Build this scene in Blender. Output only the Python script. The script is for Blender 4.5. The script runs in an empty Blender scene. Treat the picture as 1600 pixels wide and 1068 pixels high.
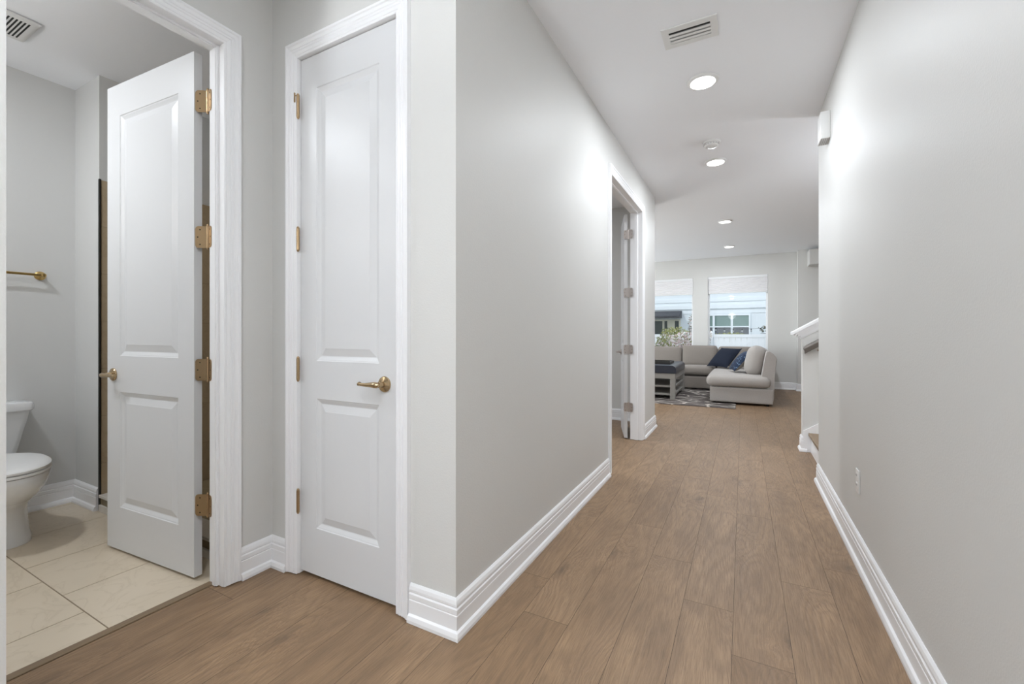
import bpy, bmesh, math, random
from mathutils import Vector, Matrix
R = math.radians
S = bpy.context.scene
C = S.collection
random.seed(7)

# ------------------------------------------------------------------ camera
cam = bpy.data.objects.new('camera', bpy.data.cameras.new('camera'))
C.objects.link(cam)
cam.location = (0, 0, 1.138)
cam.rotation_euler = (R(90), 0, math.atan(361/680))
cam.data.sensor_width = 36
cam.data.lens = 680/1600*36
cam.data.shift_y = -12.6/1600
cam.data.clip_start = 0.05
S.camera = cam

# ------------------------------------------------------------------ world, daylight, exposure
W = bpy.data.worlds.new('world'); S.world = W
W.use_nodes = True
wn = W.node_tree
wbg = wn.nodes['Background']
wgeo = wn.nodes.new('ShaderNodeTexCoord'); wsep = wn.nodes.new('ShaderNodeSeparateXYZ')
wrmp = wn.nodes.new('ShaderNodeValToRGB')
wn.links.new(wgeo.outputs['Generated'], wsep.inputs[0]); wn.links.new(wsep.outputs['Z'], wrmp.inputs[0])
wrmp.color_ramp.elements[0].position = 0.0; wrmp.color_ramp.elements[0].color = (.92, .95, 1, 1)
wrmp.color_ramp.elements[1].position = 0.7; wrmp.color_ramp.elements[1].color = (.70, .82, 1, 1)
wn.links.new(wrmp.outputs[0], wbg.inputs[0])
wbg.inputs[1].default_value = 1.25

def area(name, loc, rot, sx, sy, power, col=(1, 1, 1), portal=False, spread=180, shape='RECTANGLE'):
    l = bpy.data.lights.new(name, 'AREA'); l.shape = shape
    l.size = sx; l.size_y = sy; l.energy = power; l.color = col; l.spread = R(spread)
    if portal: l.cycles.is_portal = True
    o = bpy.data.objects.new(name, l); C.objects.link(o); o.location = loc; o.rotation_euler = rot
    return o
area('window_daylight', (-1.56, 10.58, 1.5), (R(-90), 0, 0), 1.15, 1.8, 1, portal=True)
area('window_daylight', (-.11, 10.58, 1.5), (R(-90), 0, 0), 1.15, 1.8, 1, portal=True)
area('patio_daylight', (-4.68, 8.2, 1.2), (R(90), 0, R(-90)), 2.6, 2.4, 1, portal=True)
area('entry_daylight', (-.5, -2.6, 1.25), (R(90), 0, 0), 1.7, 2.4, 1, portal=True)
# added fill lamps outside the unseen entry and patio doors, standing in for daylight
area('entry_door_fill', (-.5, -2.70, 1.3), (R(100), 0, 0), 1.6, 2.3, 6, (.97, .985, 1))
area('patio_door_fill', (-4.78, 8.2, 1.2), (R(100), 0, R(-90)), 2.5, 2.3, 115, (.95, .98, 1))
sun = bpy.data.objects.new('sun', bpy.data.lights.new('sun', 'SUN')); C.objects.link(sun)
sun.data.energy = 0.95; sun.data.angle = R(3); sun.data.color = (1, .98, .94)
sun.rotation_euler = (R(52), 0, R(-28))          # from behind the house, onto the neighbour's wall
S.view_settings.view_transform = 'Standard'
S.view_settings.look = 'None'
S.view_settings.exposure = 0.31
S.view_settings.gamma = 1.0
S.view_settings.use_curve_mapping = False
S.cycles.use_denoising = True
S.cycles.max_bounces = 12
S.cycles.diffuse_bounces = 7
S.cycles.sample_clamp_indirect = 4
LAMP_W = 13.4; ENTRY_FILL_W = 12.5; BATH_FILL_W = 13.0; LIVING_FILL_W = 14.0; SIDE_FILL_W = 30.0; UPLIGHT_FILL_W = 76  # all but the hall lamps feed lights added out of view
GLOBE_A, GLOBE_B, GLOBE_C = 6, 4, 38  # glow of the pendant globes added out of view

# ------------------------------------------------------------------ materials
def srgb(r, g, b):
    f = lambda c: (c/255/12.92) if c/255 <= .04045 else ((c/255+.055)/1.055)**2.4
    return (f(r), f(g), f(b), 1)
class NT:
    def __init__(s, m): s.t = m.node_tree; s.b = s.t.nodes['Principled BSDF']
    def n(s, typ, **kw):
        o = s.t.nodes.new('ShaderNode'+typ)
        for k, v in kw.items():
            if k.startswith('i_'):
                key = k[2:]
                o.inputs[int(key) if key.isdigit() else key.replace('_', ' ')].default_value = v
            else: setattr(o, k, v)
        return o
    def l(s, a, b): s.t.links.new(a, b)
    def math(s, op, a, b=None):
        o = s.n('Math', operation=op)
        for i, v in enumerate((a, b)):
            if v is None: continue
            if isinstance(v, (int, float)): o.inputs[i].default_value = v
            else: s.l(v, o.inputs[i])
        return o.outputs[0]
    def mix(s, fac, a, b, blend='MIX'):
        o = s.n('Mix', data_type='RGBA', blend_type=blend)
        for i, v in ((0, fac), (6, a), (7, b)):
            if isinstance(v, (int, float)): o.inputs[i].default_value = v
            elif isinstance(v, tuple): o.inputs[i].default_value = v
            else: s.l(v, o.inputs[i])
        return o.outputs[2]
    def ramp(s, fac, stops):
        o = s.n('ValToRGB'); e = o.color_ramp.elements
        while len(e) < len(stops): e.new(.5)
        for k, (p, c) in enumerate(stops):
            e[k].position = p; e[k].color = c if isinstance(c, tuple) else (c, c, c, 1)
        s.l(fac, o.inputs[0]); return o.outputs[0]
    def bump(s, h, strength, dist=.001):
        o = s.n('Bump'); o.inputs['Strength'].default_value = strength; o.inputs['Distance'].default_value = dist
        s.l(h, o.inputs['Height']); s.l(o.outputs[0], s.b.inputs['Normal'])
def mat(name, col, rough=.5, metal=0, spec=.5, coat=0, sheen=0):
    m = bpy.data.materials.new(name); m.use_nodes = True
    b = m.node_tree.nodes['Principled BSDF']
    b.inputs['Base Color'].default_value = col if len(col) == 4 else (*col, 1)
    b.inputs['Roughness'].default_value = rough; b.inputs['Metallic'].default_value = metal
    b.inputs['Specular IOR Level'].default_value = spec; b.inputs['Coat Weight'].default_value = coat
    b.inputs['Sheen Weight'].default_value = sheen
    return m
def noisy(name, col, rough, scale, strength, dist=.001, var=.03, **kw):
    m = mat(name, col, rough, **kw); k = NT(m)
    tc = k.n('TexCoord'); nz = k.n('TexNoise', i_Scale=scale, i_Detail=3.0)
    k.l(tc.outputs['Object'], nz.inputs['Vector'])
    k.bump(nz.outputs[0], strength, dist)
    n2 = k.n('TexNoise', i_Scale=1.7, i_Detail=2.0); k.l(tc.outputs['Object'], n2.inputs['Vector'])
    c = tuple(col[:3])
    lo = tuple(x*(1-var) for x in c)+(1,); hi = tuple(min(1, x*(1+var)) for x in c)+(1,)
    k.l(k.mix(n2.outputs[0], lo, hi), k.b.inputs['Base Color'])
    return m
M = {}
M['wall'] = noisy('wall_paint', (.665, .660, .640), .5, 150, .35, .0016, .01, spec=.25)
M['ceil'] = noisy('ceiling_paint', (.91, .925, .955), .6, 95, .3, .0015, .005, spec=.3)
M['bathwall'] = noisy('bathroom_wall_paint', (.64, .64, .63), .35, 130, .2, .0012, .01)
M['trim'] = noisy('trim_enamel', (.88, .88, .89), .3, 40, .03, .0006, .004)
M['door'] = noisy('door_enamel', (.69, .693, .70), .36, 60, .05, .0006, .004)
M['brass'] = noisy('aged_brass', (.44, .31, .18), .3, 60, .1, .0005, .15, metal=1)
M['lever'] = noisy('lever_brass', (.50, .37, .22), .22, 30, .05, .0005, .1, metal=1)
M['gold'] = noisy('brushed_gold', (.55, .38, .15), .28, 90, .05, .0005, .05, metal=1)
M['brass_lit'] = noisy('aged_brass_lit', (.50, .45, .42), .42, 60, .05, .0005, .05, metal=.8)  # same aged brass made paler, light on it put into the colour
M['black'] = mat('black_trim', (.02, .018, .015), .35)
M['dark'] = mat('dark_gap', (.02, .02, .02), .8)
M['porcelain'] = mat('porcelain', (.80, .81, .82), .1, coat=.3)
M['plastic'] = mat('white_plastic', (.78, .78, .77), .35)
M['plastic2'] = mat('grey_plastic', (.5, .5, .5), .5)
M['vinyl'] = mat('white_vinyl', (.82, .83, .84), .4)
M['screw'] = mat('dark_screw', (.05, .035, .02), .4, metal=.7)
def fabric(name, col, scale=900, var=.18):
    m = mat(name, col, .9, sheen=.15, spec=.2); k = NT(m)
    tc = k.n('TexCoord'); nz = k.n('TexNoise', i_Scale=scale*.12, i_Detail=4.0, i_Roughness=.7)
    k.l(tc.outputs['Object'], nz.inputs['Vector'])
    c = tuple(col[:3])
    k.l(k.mix(nz.outputs[0], tuple(x*(1-var) for x in c)+(1,), tuple(x*(1+var) for x in c)+(1,)), k.b.inputs['Base Color'])
    k.bump(nz.outputs[0], .5, .002)
    return m
M['sofa'] = fabric('grey_weave_backlit', (.25, .222, .198))  # sofa fabric with its backlit darkness put into the colour
M['sofa_lit'] = fabric('grey_weave_lit', (.39, .362, .338))  # same sofa fabric made lighter, window light put into the colour
M['navy'] = fabric('navy_cloth', (.013, .017, .030))
M['navy'].node_tree.nodes['Principled BSDF'].inputs['Sheen Weight'].default_value = 0
M['navy_leather'] = noisy('navy_leather', (.016, .019, .032), .3, 160, .08, .001, .1)
M['greywood'] = noisy('weathered_grey_wood', (.26, .245, .225), .55, 30, .2, .001, .15)
M['rail'] = noisy('grey_brown_stain', (.13, .11, .095), .4, 30, .1, .001, .1)
M['shade'] = mat('cellular_fabric', (.80, .79, .80), .8)

# navy cushion with a woven light blue pattern
m = mat('patterned_navy', (.03, .06, .13), .9); k = NT(m)
tc = k.n('TexCoord'); v = k.n('TexVoronoi', i_Scale=26.0); k.l(tc.outputs['Object'], v.inputs['Vector'])
k.l(k.mix(k.ramp(v.outputs['Distance'], [(.0, 1.0), (.28, 1.0), (.34, 0.0)]), (.010, .022, .055, 1), (.10, .16, .24, 1)), k.b.inputs['Base Color'])
M['pattern'] = m

# oak planks: UV in metres, shifted at random for every plank
m = mat('oak_planks', (.3, .2, .14), .42, spec=.4); k = NT(m)
uv = k.n('UVMap'); sep = k.n('SeparateXYZ'); k.l(uv.outputs[0], sep.inputs[0])
X, Y = sep.outputs[0], sep.outputs[1]
def vec(x, y, z=0.0):
    o = k.n('CombineXYZ')
    for i, q in enumerate((x, y, z)):
        if isinstance(q, float): o.inputs[i].default_value = q
        else: k.l(q, o.inputs[i])
    return o.outputs[0]
def noise(v_, scale, detail=3.0, rough=.55, dist=0.0):
    o = k.n('TexNoise', i_Scale=scale, i_Detail=detail, i_Roughness=rough, i_Distortion=dist); k.l(v_, o.inputs['Vector']); return o.outputs[0]
kw = noise(vec(k.math('MULTIPLY', X, 20.0), k.math('MULTIPLY', Y, 12.0)), 1.0, 3.0, .65)
kn = k.n('TexVoronoi', i_Scale=1.0, i_Randomness=1.0, voronoi_dimensions='2D'); k.l(vec(k.math('ADD', k.math('MULTIPLY', X, 2.6), k.math('MULTIPLY', kw, .22)), k.math('ADD', k.math('MULTIPLY', Y, 1.15), k.math('MULTIPLY', kw, .16))), kn.inputs['Vector'])
kr = k.n('SeparateColor'); k.l(kn.outputs['Color'], kr.inputs[0])
kd = kn.outputs['Distance']
knot = k.math('POWER', 2.718, k.math('MULTIPLY', k.math('MULTIPLY', kd, kd), -22.0))      # wide influence
core = k.math('MULTIPLY', k.ramp(kd, [(0.0, 1.0), (.035, .55), (.11, 0.0)]), k.ramp(kr.outputs[0], [(.35, .15), (.6, 1.0)]))
low = noise(vec(k.math('MULTIPLY', X, 3.4), k.math('MULTIPLY', Y, .42)), 1.0, 1.5)
warp = noise(vec(k.math('MULTIPLY', X, 14.0), k.math('MULTIPLY', Y, 2.2)), 1.0, 3.0)
phase = k.math('ADD', k.math('ADD', k.math('MULTIPLY', low, 24.0), k.math('MULTIPLY', knot, 3.5)), k.math('ADD', k.math('MULTIPLY', X, 9.0), k.math('MULTIPLY', warp, 1.3)))
rings = k.math('SINE', k.math('MULTIPLY', phase, 6.283))
rings = k.math('MULTIPLY', k.math('ADD', rings, 1.0), .5)
fine = noise(vec(k.math('ADD', k.math('MULTIPLY', X, 260.0), k.math('MULTIPLY', phase, 3.0)), k.math('MULTIPLY', Y, 9.0)), 1.0, 4.0, .65)
pores = noise(vec(k.math('MULTIPLY', X, 620.0), k.math('MULTIPLY', Y, 26.0)), 1.0, 2.0)
blot = noise(vec(k.math('MULTIPLY', X, 9.0), k.math('MULTIPLY', Y, 2.6)), 1.0, 4.0, .6)
isl = k.n('NewGeometry').outputs['Random Per Island']
base = k.ramp(isl, [(0.0, (.285, .180, .100, 1)), (.35, (.320, .206, .117, 1)), (.7, (.355, .231, .133, 1)), (1.0, (.308, .194, .108, 1))])
c1 = k.mix(k.math('MULTIPLY', k.ramp(blot, [(.35, 0.0), (.72, 1.0)]), .60), base, (.165, .104, .060, 1))
c2 = k.mix(k.math('MULTIPLY', k.math('POWER', rings, 2.0), .30), c1, (.145, .090, .052, 1))
c3 = k.mix(k.math('MULTIPLY', k.ramp(fine, [(.42, 0.0), (.70, 1.0)]), .62), c2, (.140, .088, .052, 1))
c4 = k.mix(k.math('MULTIPLY', k.ramp(pores, [(.60, 0.0), (.75, 1.0)]), .25), c3, (.10, .06, .035, 1))
c5 = k.mix(k.math('MULTIPLY', core, .62), c4, (.085, .055, .036, 1))
k.l(c5, k.b.inputs['Base Color'])
k.bump(k.math('ADD', k.math('MULTIPLY', fine, -1.0), k.math('MULTIPLY', rings, -.5)), .6, .0014)
k.l(k.ramp(fine, [(.3, .40), (.7, .52)]), k.b.inputs['Roughness'])
M['oak'] = m
M['oakseam'] = mat('oak_seam', (.05, .032, .02), .8)
m = mat('oak_reducer', (.21, .145, .088), .45); k = NT(m)
tc = k.n('TexCoord'); mp = k.n('Mapping'); mp.inputs['Scale'].default_value = (60, 4, 10)
k.l(tc.outputs['Object'], mp.inputs[0]); nz = k.n('TexNoise', i_Scale=2.0, i_Detail=4.0); k.l(mp.outputs[0], nz.inputs['Vector'])
k.l(k.mix(nz.outputs[0], (.15, .10, .055, 1), (.27, .19, .115, 1)), k.b.inputs['Base Color'])
M['reducer'] = m

def stone(name, a, b, vein, scale=2.0, rough=.35, stretch=(1, 1, 1)):
    m = mat(name, a, rough); k = NT(m)
    tc = k.n('TexCoord'); mp = k.n('Mapping'); mp.inputs['Scale'].default_value = stretch; k.l(tc.outputs['Object'], mp.inputs[0])
    isl = k.n('NewGeometry').outputs['Random Per Island']
    add = k.n('VectorMath', operation='ADD'); sc = k.n('VectorMath', operation='SCALE'); sc.inputs['Scale'].default_value = 30
    cmb = k.n('CombineXYZ'); k.l(isl, cmb.inputs[0]); k.l(isl, cmb.inputs[1]); k.l(cmb.outputs[0], sc.inputs[0])
    k.l(mp.outputs[0], add.inputs[0]); k.l(sc.outputs[0], add.inputs[1])
    n1 = k.n('TexNoise', i_Scale=scale, i_Detail=6.0, i_Distortion=1.2); k.l(add.outputs[0], n1.inputs['Vector'])
    n2 = k.n('TexNoise', i_Scale=scale*1.6, i_Detail=5.0, i_Distortion=2.5); k.l(add.outputs[0], n2.inputs['Vector'])
    c = k.mix(n1.outputs[0], (*a[:3], 1), (*b[:3], 1))
    vn = k.ramp(k.math('ABSOLUTE', k.math('SUBTRACT', n2.outputs[0], .5)), [(0.0, 1.0), (.018, .3), (.05, 0.0)])
    k.l(k.mix(k.math('MULTIPLY', vn, .22), c, (*vein[:3], 1)), k.b.inputs['Base Color'])
    return m
M['tile'] = stone('cream_floor_tile', (.61, .515, .385), (.70, .605, .475), (.40, .31, .20), 2.2, .32)
M['grout'] = mat('grout', (.27, .21, .14), .9)
M['showertile'] = stone('tan_wall_tile', (.40, .31, .20), (.47, .375, .255), (.28, .2, .12), 2.5, .25)
M['mosaic'] = stone('olive_mosaic', (.20, .155, .085), (.27, .21, .12), (.1, .08, .05), 14, .4)
M['marble'] = stone('cream_marble', (.70, .66, .60), (.78, .75, .70), (.5, .45, .4), 3, .2)

# rug
m = mat('woven_rug', (.1, .1, .1), .95, spec=.1); k = NT(m)
tc = k.n('TexCoord'); mp = k.n('Mapping'); k.l(tc.outputs['Object'], mp.inputs[0]); mp.inputs['Scale'].default_value = (1.0, 2.0, 1)
nz = k.n('TexNoise', i_Scale=3.0, i_Detail=3.0); k.l(mp.outputs[0], nz.inputs['Vector'])
mx = k.n('Mix', data_type='VECTOR'); mx.inputs[0].default_value = .16; k.l(mp.outputs[0], mx.inputs[4]); k.l(nz.outputs['Color'], mx.inputs[5])
vo = k.n('TexVoronoi', feature='DISTANCE_TO_EDGE', i_Scale=3.2); k.l(mx.outputs[1], vo.inputs['Vector'])
wv = k.n('TexWave', i_Scale=2.2, i_Distortion=3.0, i_Detail=2.0); wv.bands_direction = 'Y'; k.l(mp.outputs[0], wv.inputs['Vector'])
cc = k.mix(k.ramp(wv.outputs[0], [(.55, 0.0), (.75, 1.0)]), (.035, .030, .030, 1), (.17, .145, .135, 1))
k.l(k.mix(k.ramp(vo.outputs['Distance'], [(.03, 1.0), (.06, 0.0)]), cc, (.55, .50, .45, 1)), k.b.inputs['Base Color'])
M['rug'] = m

# glass (thin pane)
def glass(name, tint=(1, 1, 1), refl=.06):
    m = bpy.data.materials.new(name); m.use_nodes = True; t = m.node_tree; t.nodes.clear()
    o = t.nodes.new('ShaderNodeOutputMaterial'); mx = t.nodes.new('ShaderNodeMixShader'); mx.inputs[0].default_value = refl
    tr = t.nodes.new('ShaderNodeBsdfTransparent'); tr.inputs[0].default_value = (*tint, 1)
    gl = t.nodes.new('ShaderNodeBsdfGlossy'); gl.inputs['Roughness'].default_value = .02
    t.links.new(tr.outputs[0], mx.inputs[1]); t.links.new(gl.outputs[0], mx.inputs[2]); t.links.new(mx.outputs[0], o.inputs[0])
    return m
M['glass'] = glass('clear_glass', (.97, .985, .98), .025)
def emit(name, col, st):
    m = mat(name, (.9, .9, .9), .5); b = m.node_tree.nodes['Principled BSDF']
    b.inputs['Emission Color'].default_value = (*col, 1); b.inputs['Emission Strength'].default_value = st
    return m
M['lamp'] = emit('lit_diffuser', (1, .985, .96), 6)
M['globe_a'] = emit('fill_globe_entry', (.93, .985, 1.05), GLOBE_A)
M['globe_b'] = emit('fill_globe_living', (.93, .985, 1.05), GLOBE_B)
M['globe_c'] = emit('fill_globe_stair', (.93, .985, 1.05), GLOBE_C)
M['housewall'] = noisy('neighbour_stucco', (.70, .74, .76), .8, 30, .3, .003, .02)
M['houseband'] = noisy('neighbour_band', (.74, .78, .80), .8, 30, .2, .003, .02)
M['cream'] = mat('cream_frame', (.62, .60, .47), .6)
M['awning'] = noisy('charcoal_awning', (.018, .019, .027), .7, 40, .2, .002, .15)
M['greenglass'] = mat('green_window_glass', (.16, .245, .225), .15, spec=.6)
M['darkglass'] = mat('dark_window_glass', (.02, .035, .03), .12)
M['greyglass'] = mat('grey_window_glass', (.11, .12, .135), .2)
M['lawn'] = noisy('lawn', (.10, .15, .05), .9, 60, .8, .01, .3)
def leafmat(name, a, b):
    m = mat(name, a, .6); k = NT(m)
    isl = k.n('NewGeometry').outputs['Random Per Island']
    k.l(k.mix(isl, (*a, 1), (*b, 1)), k.b.inputs['Base Color']); return m
M['leaf'] = leafmat('yellow_green_leaves', (.14, .17, .03), (.42, .40, .12))
M['darkleaf'] = leafmat('olive_leaves', (.05, .06, .03), (.16, .14, .08))
M['blossom'] = leafmat('pale_blossom', (.62, .42, .40), (.92, .90, .84))
M['bark'] = noisy('bark', (.10, .07, .06), .9, 40, .5, .003, .2)
M['patio'] = noisy('patio_paving', (.42, .41, .39), .9, 20, .3, .003, .05)

# ------------------------------------------------------------------ mesh helpers
class MB:
    def __init__(s): s.bm = bmesh.new()
    def box(s, x0, y0, z0, x1, y1, z1, bevel=0, seg=2):
        v = [s.bm.verts.new(p) for p in ((x0, y0, z0), (x1, y0, z0), (x1, y1, z0), (x0, y1, z0), (x0, y0, z1), (x1, y0, z1), (x1, y1, z1), (x0, y1, z1))]
        f = [s.bm.faces.new([v[i] for i in q]) for q in ((0, 3, 2, 1), (4, 5, 6, 7), (0, 1, 5, 4), (1, 2, 6, 5), (2, 3, 7, 6), (3, 0, 4, 7))]
        if bevel:
            es = list({e for q in f for e in q.edges})
            bmesh.ops.bevel(s.bm, geom=es, offset=bevel, segments=seg, affect='EDGES', profile=.6)
        return s
    def prism(s, pts, axis, a0, a1):
        """polygon pts (2D) extruded along axis 'x','y' or 'z'"""
        def P(p, a):
            return {'x': (a, p[0], p[1]), 'y': (p[0], a, p[1]), 'z': (p[0], p[1], a)}[axis]
        A = [s.bm.verts.new(P(p, a0)) for p in pts]; B = [s.bm.verts.new(P(p, a1)) for p in pts]
        n = len(pts)
        s.bm.faces.new(A[::-1]); s.bm.faces.new(B)
        for i in range(n): s.bm.faces.new((A[i], A[(i+1) % n], B[(i+1) % n], B[i]))
        return s
    def lathe(s, prof, org, ax, seg=24, squash=None):
        """prof [(r, h)] spun about the axis ax at org"""
        ax = Vector(ax).normalized(); u = ax.orthogonal().normalized(); w = ax.cross(u); org = Vector(org)
        rings = []
        for r, h in prof:
            if r < 1e-6: rings.append([s.bm.verts.new(org+ax*h)])
            else: rings.append([s.bm.verts.new(org+ax*h+(u*math.cos(t)+w*math.sin(t))*r) for t in [2*math.pi*i/seg for i in range(seg)]])
        for a, b in zip(rings, rings[1:]):
            for i in range(seg):
                j = (i+1) % seg
                if len(a) == 1 and len(b) == 1: continue
                if len(a) == 1: s.bm.faces.new((a[0], b[j], b[i]))
                elif len(b) == 1: s.bm.faces.new((a[i], a[j], b[0]))
                else: s.bm.faces.new((a[i], a[j], b[j], b[i]))
        return s
    def tube(s, pts, rads, seg=12, flat=1.0):
        """round tube through pts, radius per point"""
        pts = [Vector(p) for p in pts]; rings = []
        if isinstance(rads, (int, float)): rads = [rads]*len(pts)
        pu = None
        for i, p in enumerate(pts):
            d = (pts[min(i+1, len(pts)-1)]-pts[max(i-1, 0)]).normalized()
            u = (pu-d*pu.dot(d)).normalized() if pu is not None else (Vector((0, 0, 1)) if abs(d.z) < .9 else Vector((1, 0, 0)))
            u = (u-d*u.dot(d)).normalized(); pu = u; w = d.cross(u)
            rings.append([s.bm.verts.new(p+u*math.cos(t)*rads[i]*flat+w*math.sin(t)*rads[i]) for t in [2*math.pi*q/seg for q in range(seg)]])
        for a, b in zip(rings, rings[1:]):
            for q in range(seg): s.bm.faces.new((a[q], a[(q+1) % seg], b[(q+1) % seg], b[q]))
        s.bm.faces.new(rings[0][::-1]); s.bm.faces.new(rings[-1])
        return s
    def rbox(s, cx, cy, cz, sx, sy, sz, r, n=10, puff=(0, 0, 0)):
        """rounded, optionally puffed, box: full sizes sx sy sz, corner radius r"""
        h = Vector((sx/2, sy/2, sz/2)); rr = min(r, min(h)*.999)
        grid = {}
        def V(a, b, c):
            key = (a, b, c)
            if key in grid: return grid[key]
            p = Vector((2*a/n-1, 2*b/n-1, 2*c/n-1))
            q = Vector([math.copysign(abs(t)**.75, t) for t in p])
            P_ = Vector([q[i]*h[i] for i in range(3)])
            inner = Vector([max(-(h[i]-rr), min(h[i]-rr, P_[i])) for i in range(3)])
            d = P_-inner
            if d.length > 1e-9: P_ = inner+d.normalized()*rr
            f = [1-(P_[i]/h[i])**2 for i in range(3)]
            o = Vector((P_.x*(1+puff[0]*max(0, f[1])*max(0, f[2])), P_.y*(1+puff[1]*max(0, f[0])*max(0, f[2])), P_.z*(1+puff[2]*max(0, f[0])*max(0, f[1]))))
            v = s.bm.verts.new(o+Vector((cx, cy, cz))); grid[key] = v; return v
        for i in range(n):
            for j in range(n):
                for q in ((lambda a, b: (0, b, a)), (lambda a, b: (n, a, b)), (lambda a, b: (a, 0, b)), (lambda a, b: (b, n, a)), (lambda a, b: (b, a, 0)), (lambda a, b: (a, b, n))):
                    s.bm.faces.new((V(*q(i, j)), V(*q(i+1, j)), V(*q(i+1, j+1)), V(*q(i, j+1))))
        return s
    def leaves(s, fn, count, size, flat=.5):
        for _ in range(count):
            p = Vector(fn()); d = Vector((random.gauss(0, 1), random.gauss(0, 1), random.gauss(0, 1))).normalized()
            e = d.orthogonal().normalized(); sz = size*random.uniform(.6, 1.3)
            a, b = d*sz, e*sz*flat
            s.bm.faces.new([s.bm.verts.new(p+q) for q in (-a, b*.9, a, -b*.9)])
        return s
    def obj(s, name, m, parent=None, smooth=False, **props):
        me = bpy.data.meshes.new(name)
        bmesh.ops.recalc_face_normals(s.bm, faces=s.bm.faces)
        s.bm.to_mesh(me); s.bm.free()
        me.materials.append(M[m] if isinstance(m, str) else m)
        o = bpy.data.objects.new(name, me); C.objects.link(o)
        if parent: o.parent = parent; o.matrix_parent_inverse = Matrix.Identity(4)
        if smooth:
            for p in me.polygons: p.use_smooth = True
            try:
                me.set_sharp_from_angle(angle=R(smooth if smooth > 1 else 40))
            except Exception: pass
        for q, v in props.items(): o[q] = v
        return o
def thing(name, label, cat, loc=(0, 0, 0), rotz=0, group=None, kind=None):
    o = bpy.data.objects.new(name, None); C.objects.link(o); o.location = loc; o.rotation_euler = (0, 0, rotz)
    o.empty_display_size = .1
    o['label'] = label; o['category'] = cat
    if group: o['group'] = group
    if kind: o['kind'] = kind
    return o
def st(o, label=None, cat=None):
    o['kind'] = 'structure'
    if label: o['label'] = label
    if cat: o['category'] = cat
    return o
def dup(root, loc, label=None, rotz=None):
    def cp(o, par):
        c = o.copy(); C.objects.link(c)
        if par: c.parent = par
        for ch in [x for x in o.children]: cp(ch, c)
        return c
    r = cp(root, None); r.location = loc
    if rotz is not None: r.rotation_euler = (0, 0, rotz)
    if label: r['label'] = label
    return r

BASE = [(0, 0), (.027, 0), (.027, .012), (.022, .026), (.0145, .032), (.0145, .084), (.0115, .087), (.0145, .091), (.0145, .108), (.010, .113), (.0125, .118), (.0125, .126), (.009, .138), (.003, .146), (0, .146)]
def baseboard(name, path, left=True, label=''):
    """moulded skirting along a floor path; the room lies to the left (or right) of the direction of travel"""
    b = MB(); P = [Vector(p) for p in path]; nrm = []
    for a, c in zip(P, P[1:]):
        d = (c-a).normalized(); nrm.append(Vector((-d.y, d.x)) if left else Vector((d.y, -d.x)))
    rings = []
    for i, p in enumerate(P):
        if i == 0: mt = nrm[0]
        elif i == len(P)-1: mt = nrm[-1]
        else: mt = (nrm[i-1]+nrm[i])/(1+nrm[i-1].dot(nrm[i]))
        rings.append([b.bm.verts.new((p.x+mt.x*(d+.0004), p.y+mt.y*(d+.0004), z+.0005)) for d, z in BASE])
    n = len(BASE)
    for a, c in zip(rings, rings[1:]):
        for i in range(n): b.bm.faces.new((a[i], a[(i+1) % n], c[(i+1) % n], c[i]))
    b.bm.faces.new(rings[0][::-1]); b.bm.faces.new(rings[-1])
    return st(b.obj(name, 'trim'), label or 'white moulded baseboard', 'baseboard')
CAS = [(0, 0), (0, .010), (.004, .0125), (.008, .0125), (.010, .010), (.013, .013), (.026, .0145), (.0285, .0115), (.031, .0145), (.038, .0155), (.040, .0125), (.043, .016), (.056, .018), (.060, .022), (.070, .022), (.070, 0)]
def casing(name, axis, a0, a1, H, plane, sgn, parent=None):
    """moulded casing round an opening a0..a1, height H, on wall plane; sgn = outward normal sign"""
    b = MB(); rings = []
    corners = [(a0, -1, 0, 0), (a0, -1, H, 1), (a1, 1, H, 1), (a1, 1, 0, 0)]
    for a, sa, z, sz in corners:
        ring = []
        for p, d in CAS:
            aa = a+sa*p; zz = z+sz*p+(.006 if sz == 0 else 0); dd = plane+sgn*d
            ring.append(b.bm.verts.new((aa, dd, zz) if axis == 'x' else (dd, aa, zz)))
        rings.append(ring)
    n = len(CAS)
    for a, c in zip(rings, rings[1:]):
        for i in range(n): b.bm.faces.new((a[i], a[(i+1) % n], c[(i+1) % n], c[i]))
    b.bm.faces.new(rings[0][::-1]); b.bm.faces.new(rings[-1])
    return b.obj(name, 'trim', parent)
def jamb(name, axis, a0, a1, H, p0, p1, stop, parent=None):
    """lining inside an opening between planes p0<p1, with a door stop at plane `stop`"""
    b = MB(); t = .012
    def bx(a, c, z0, z1, q0, q1):
        if axis == 'x': b.box(a, q0, z0, c, q1, z1)
        else: b.box(q0, a, z0, q1, c, z1)
    bx(a0-t, a0, 0.004, H, p0, p1); bx(a1, a1+t, 0.004, H, p0, p1); bx(a0-t, a1+t, H, H+t, p0, p1)
    for s0, s1, d in ((stop, stop+.035, .010), (stop+.006, stop+.029, .013)):
        bx(a0, a0+d, .004, H-d, s0, s1); bx(a1-d, a1, .004, H-d, s0, s1); bx(a0, a1, H-d, H, s0, s1)
    return b.obj(name, 'trim', parent)

# ------------------------------------------------------------------ big structure
H = 2.805
XR, XL, YC, XB = .512, -.955, 1.348, -2.06
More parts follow.
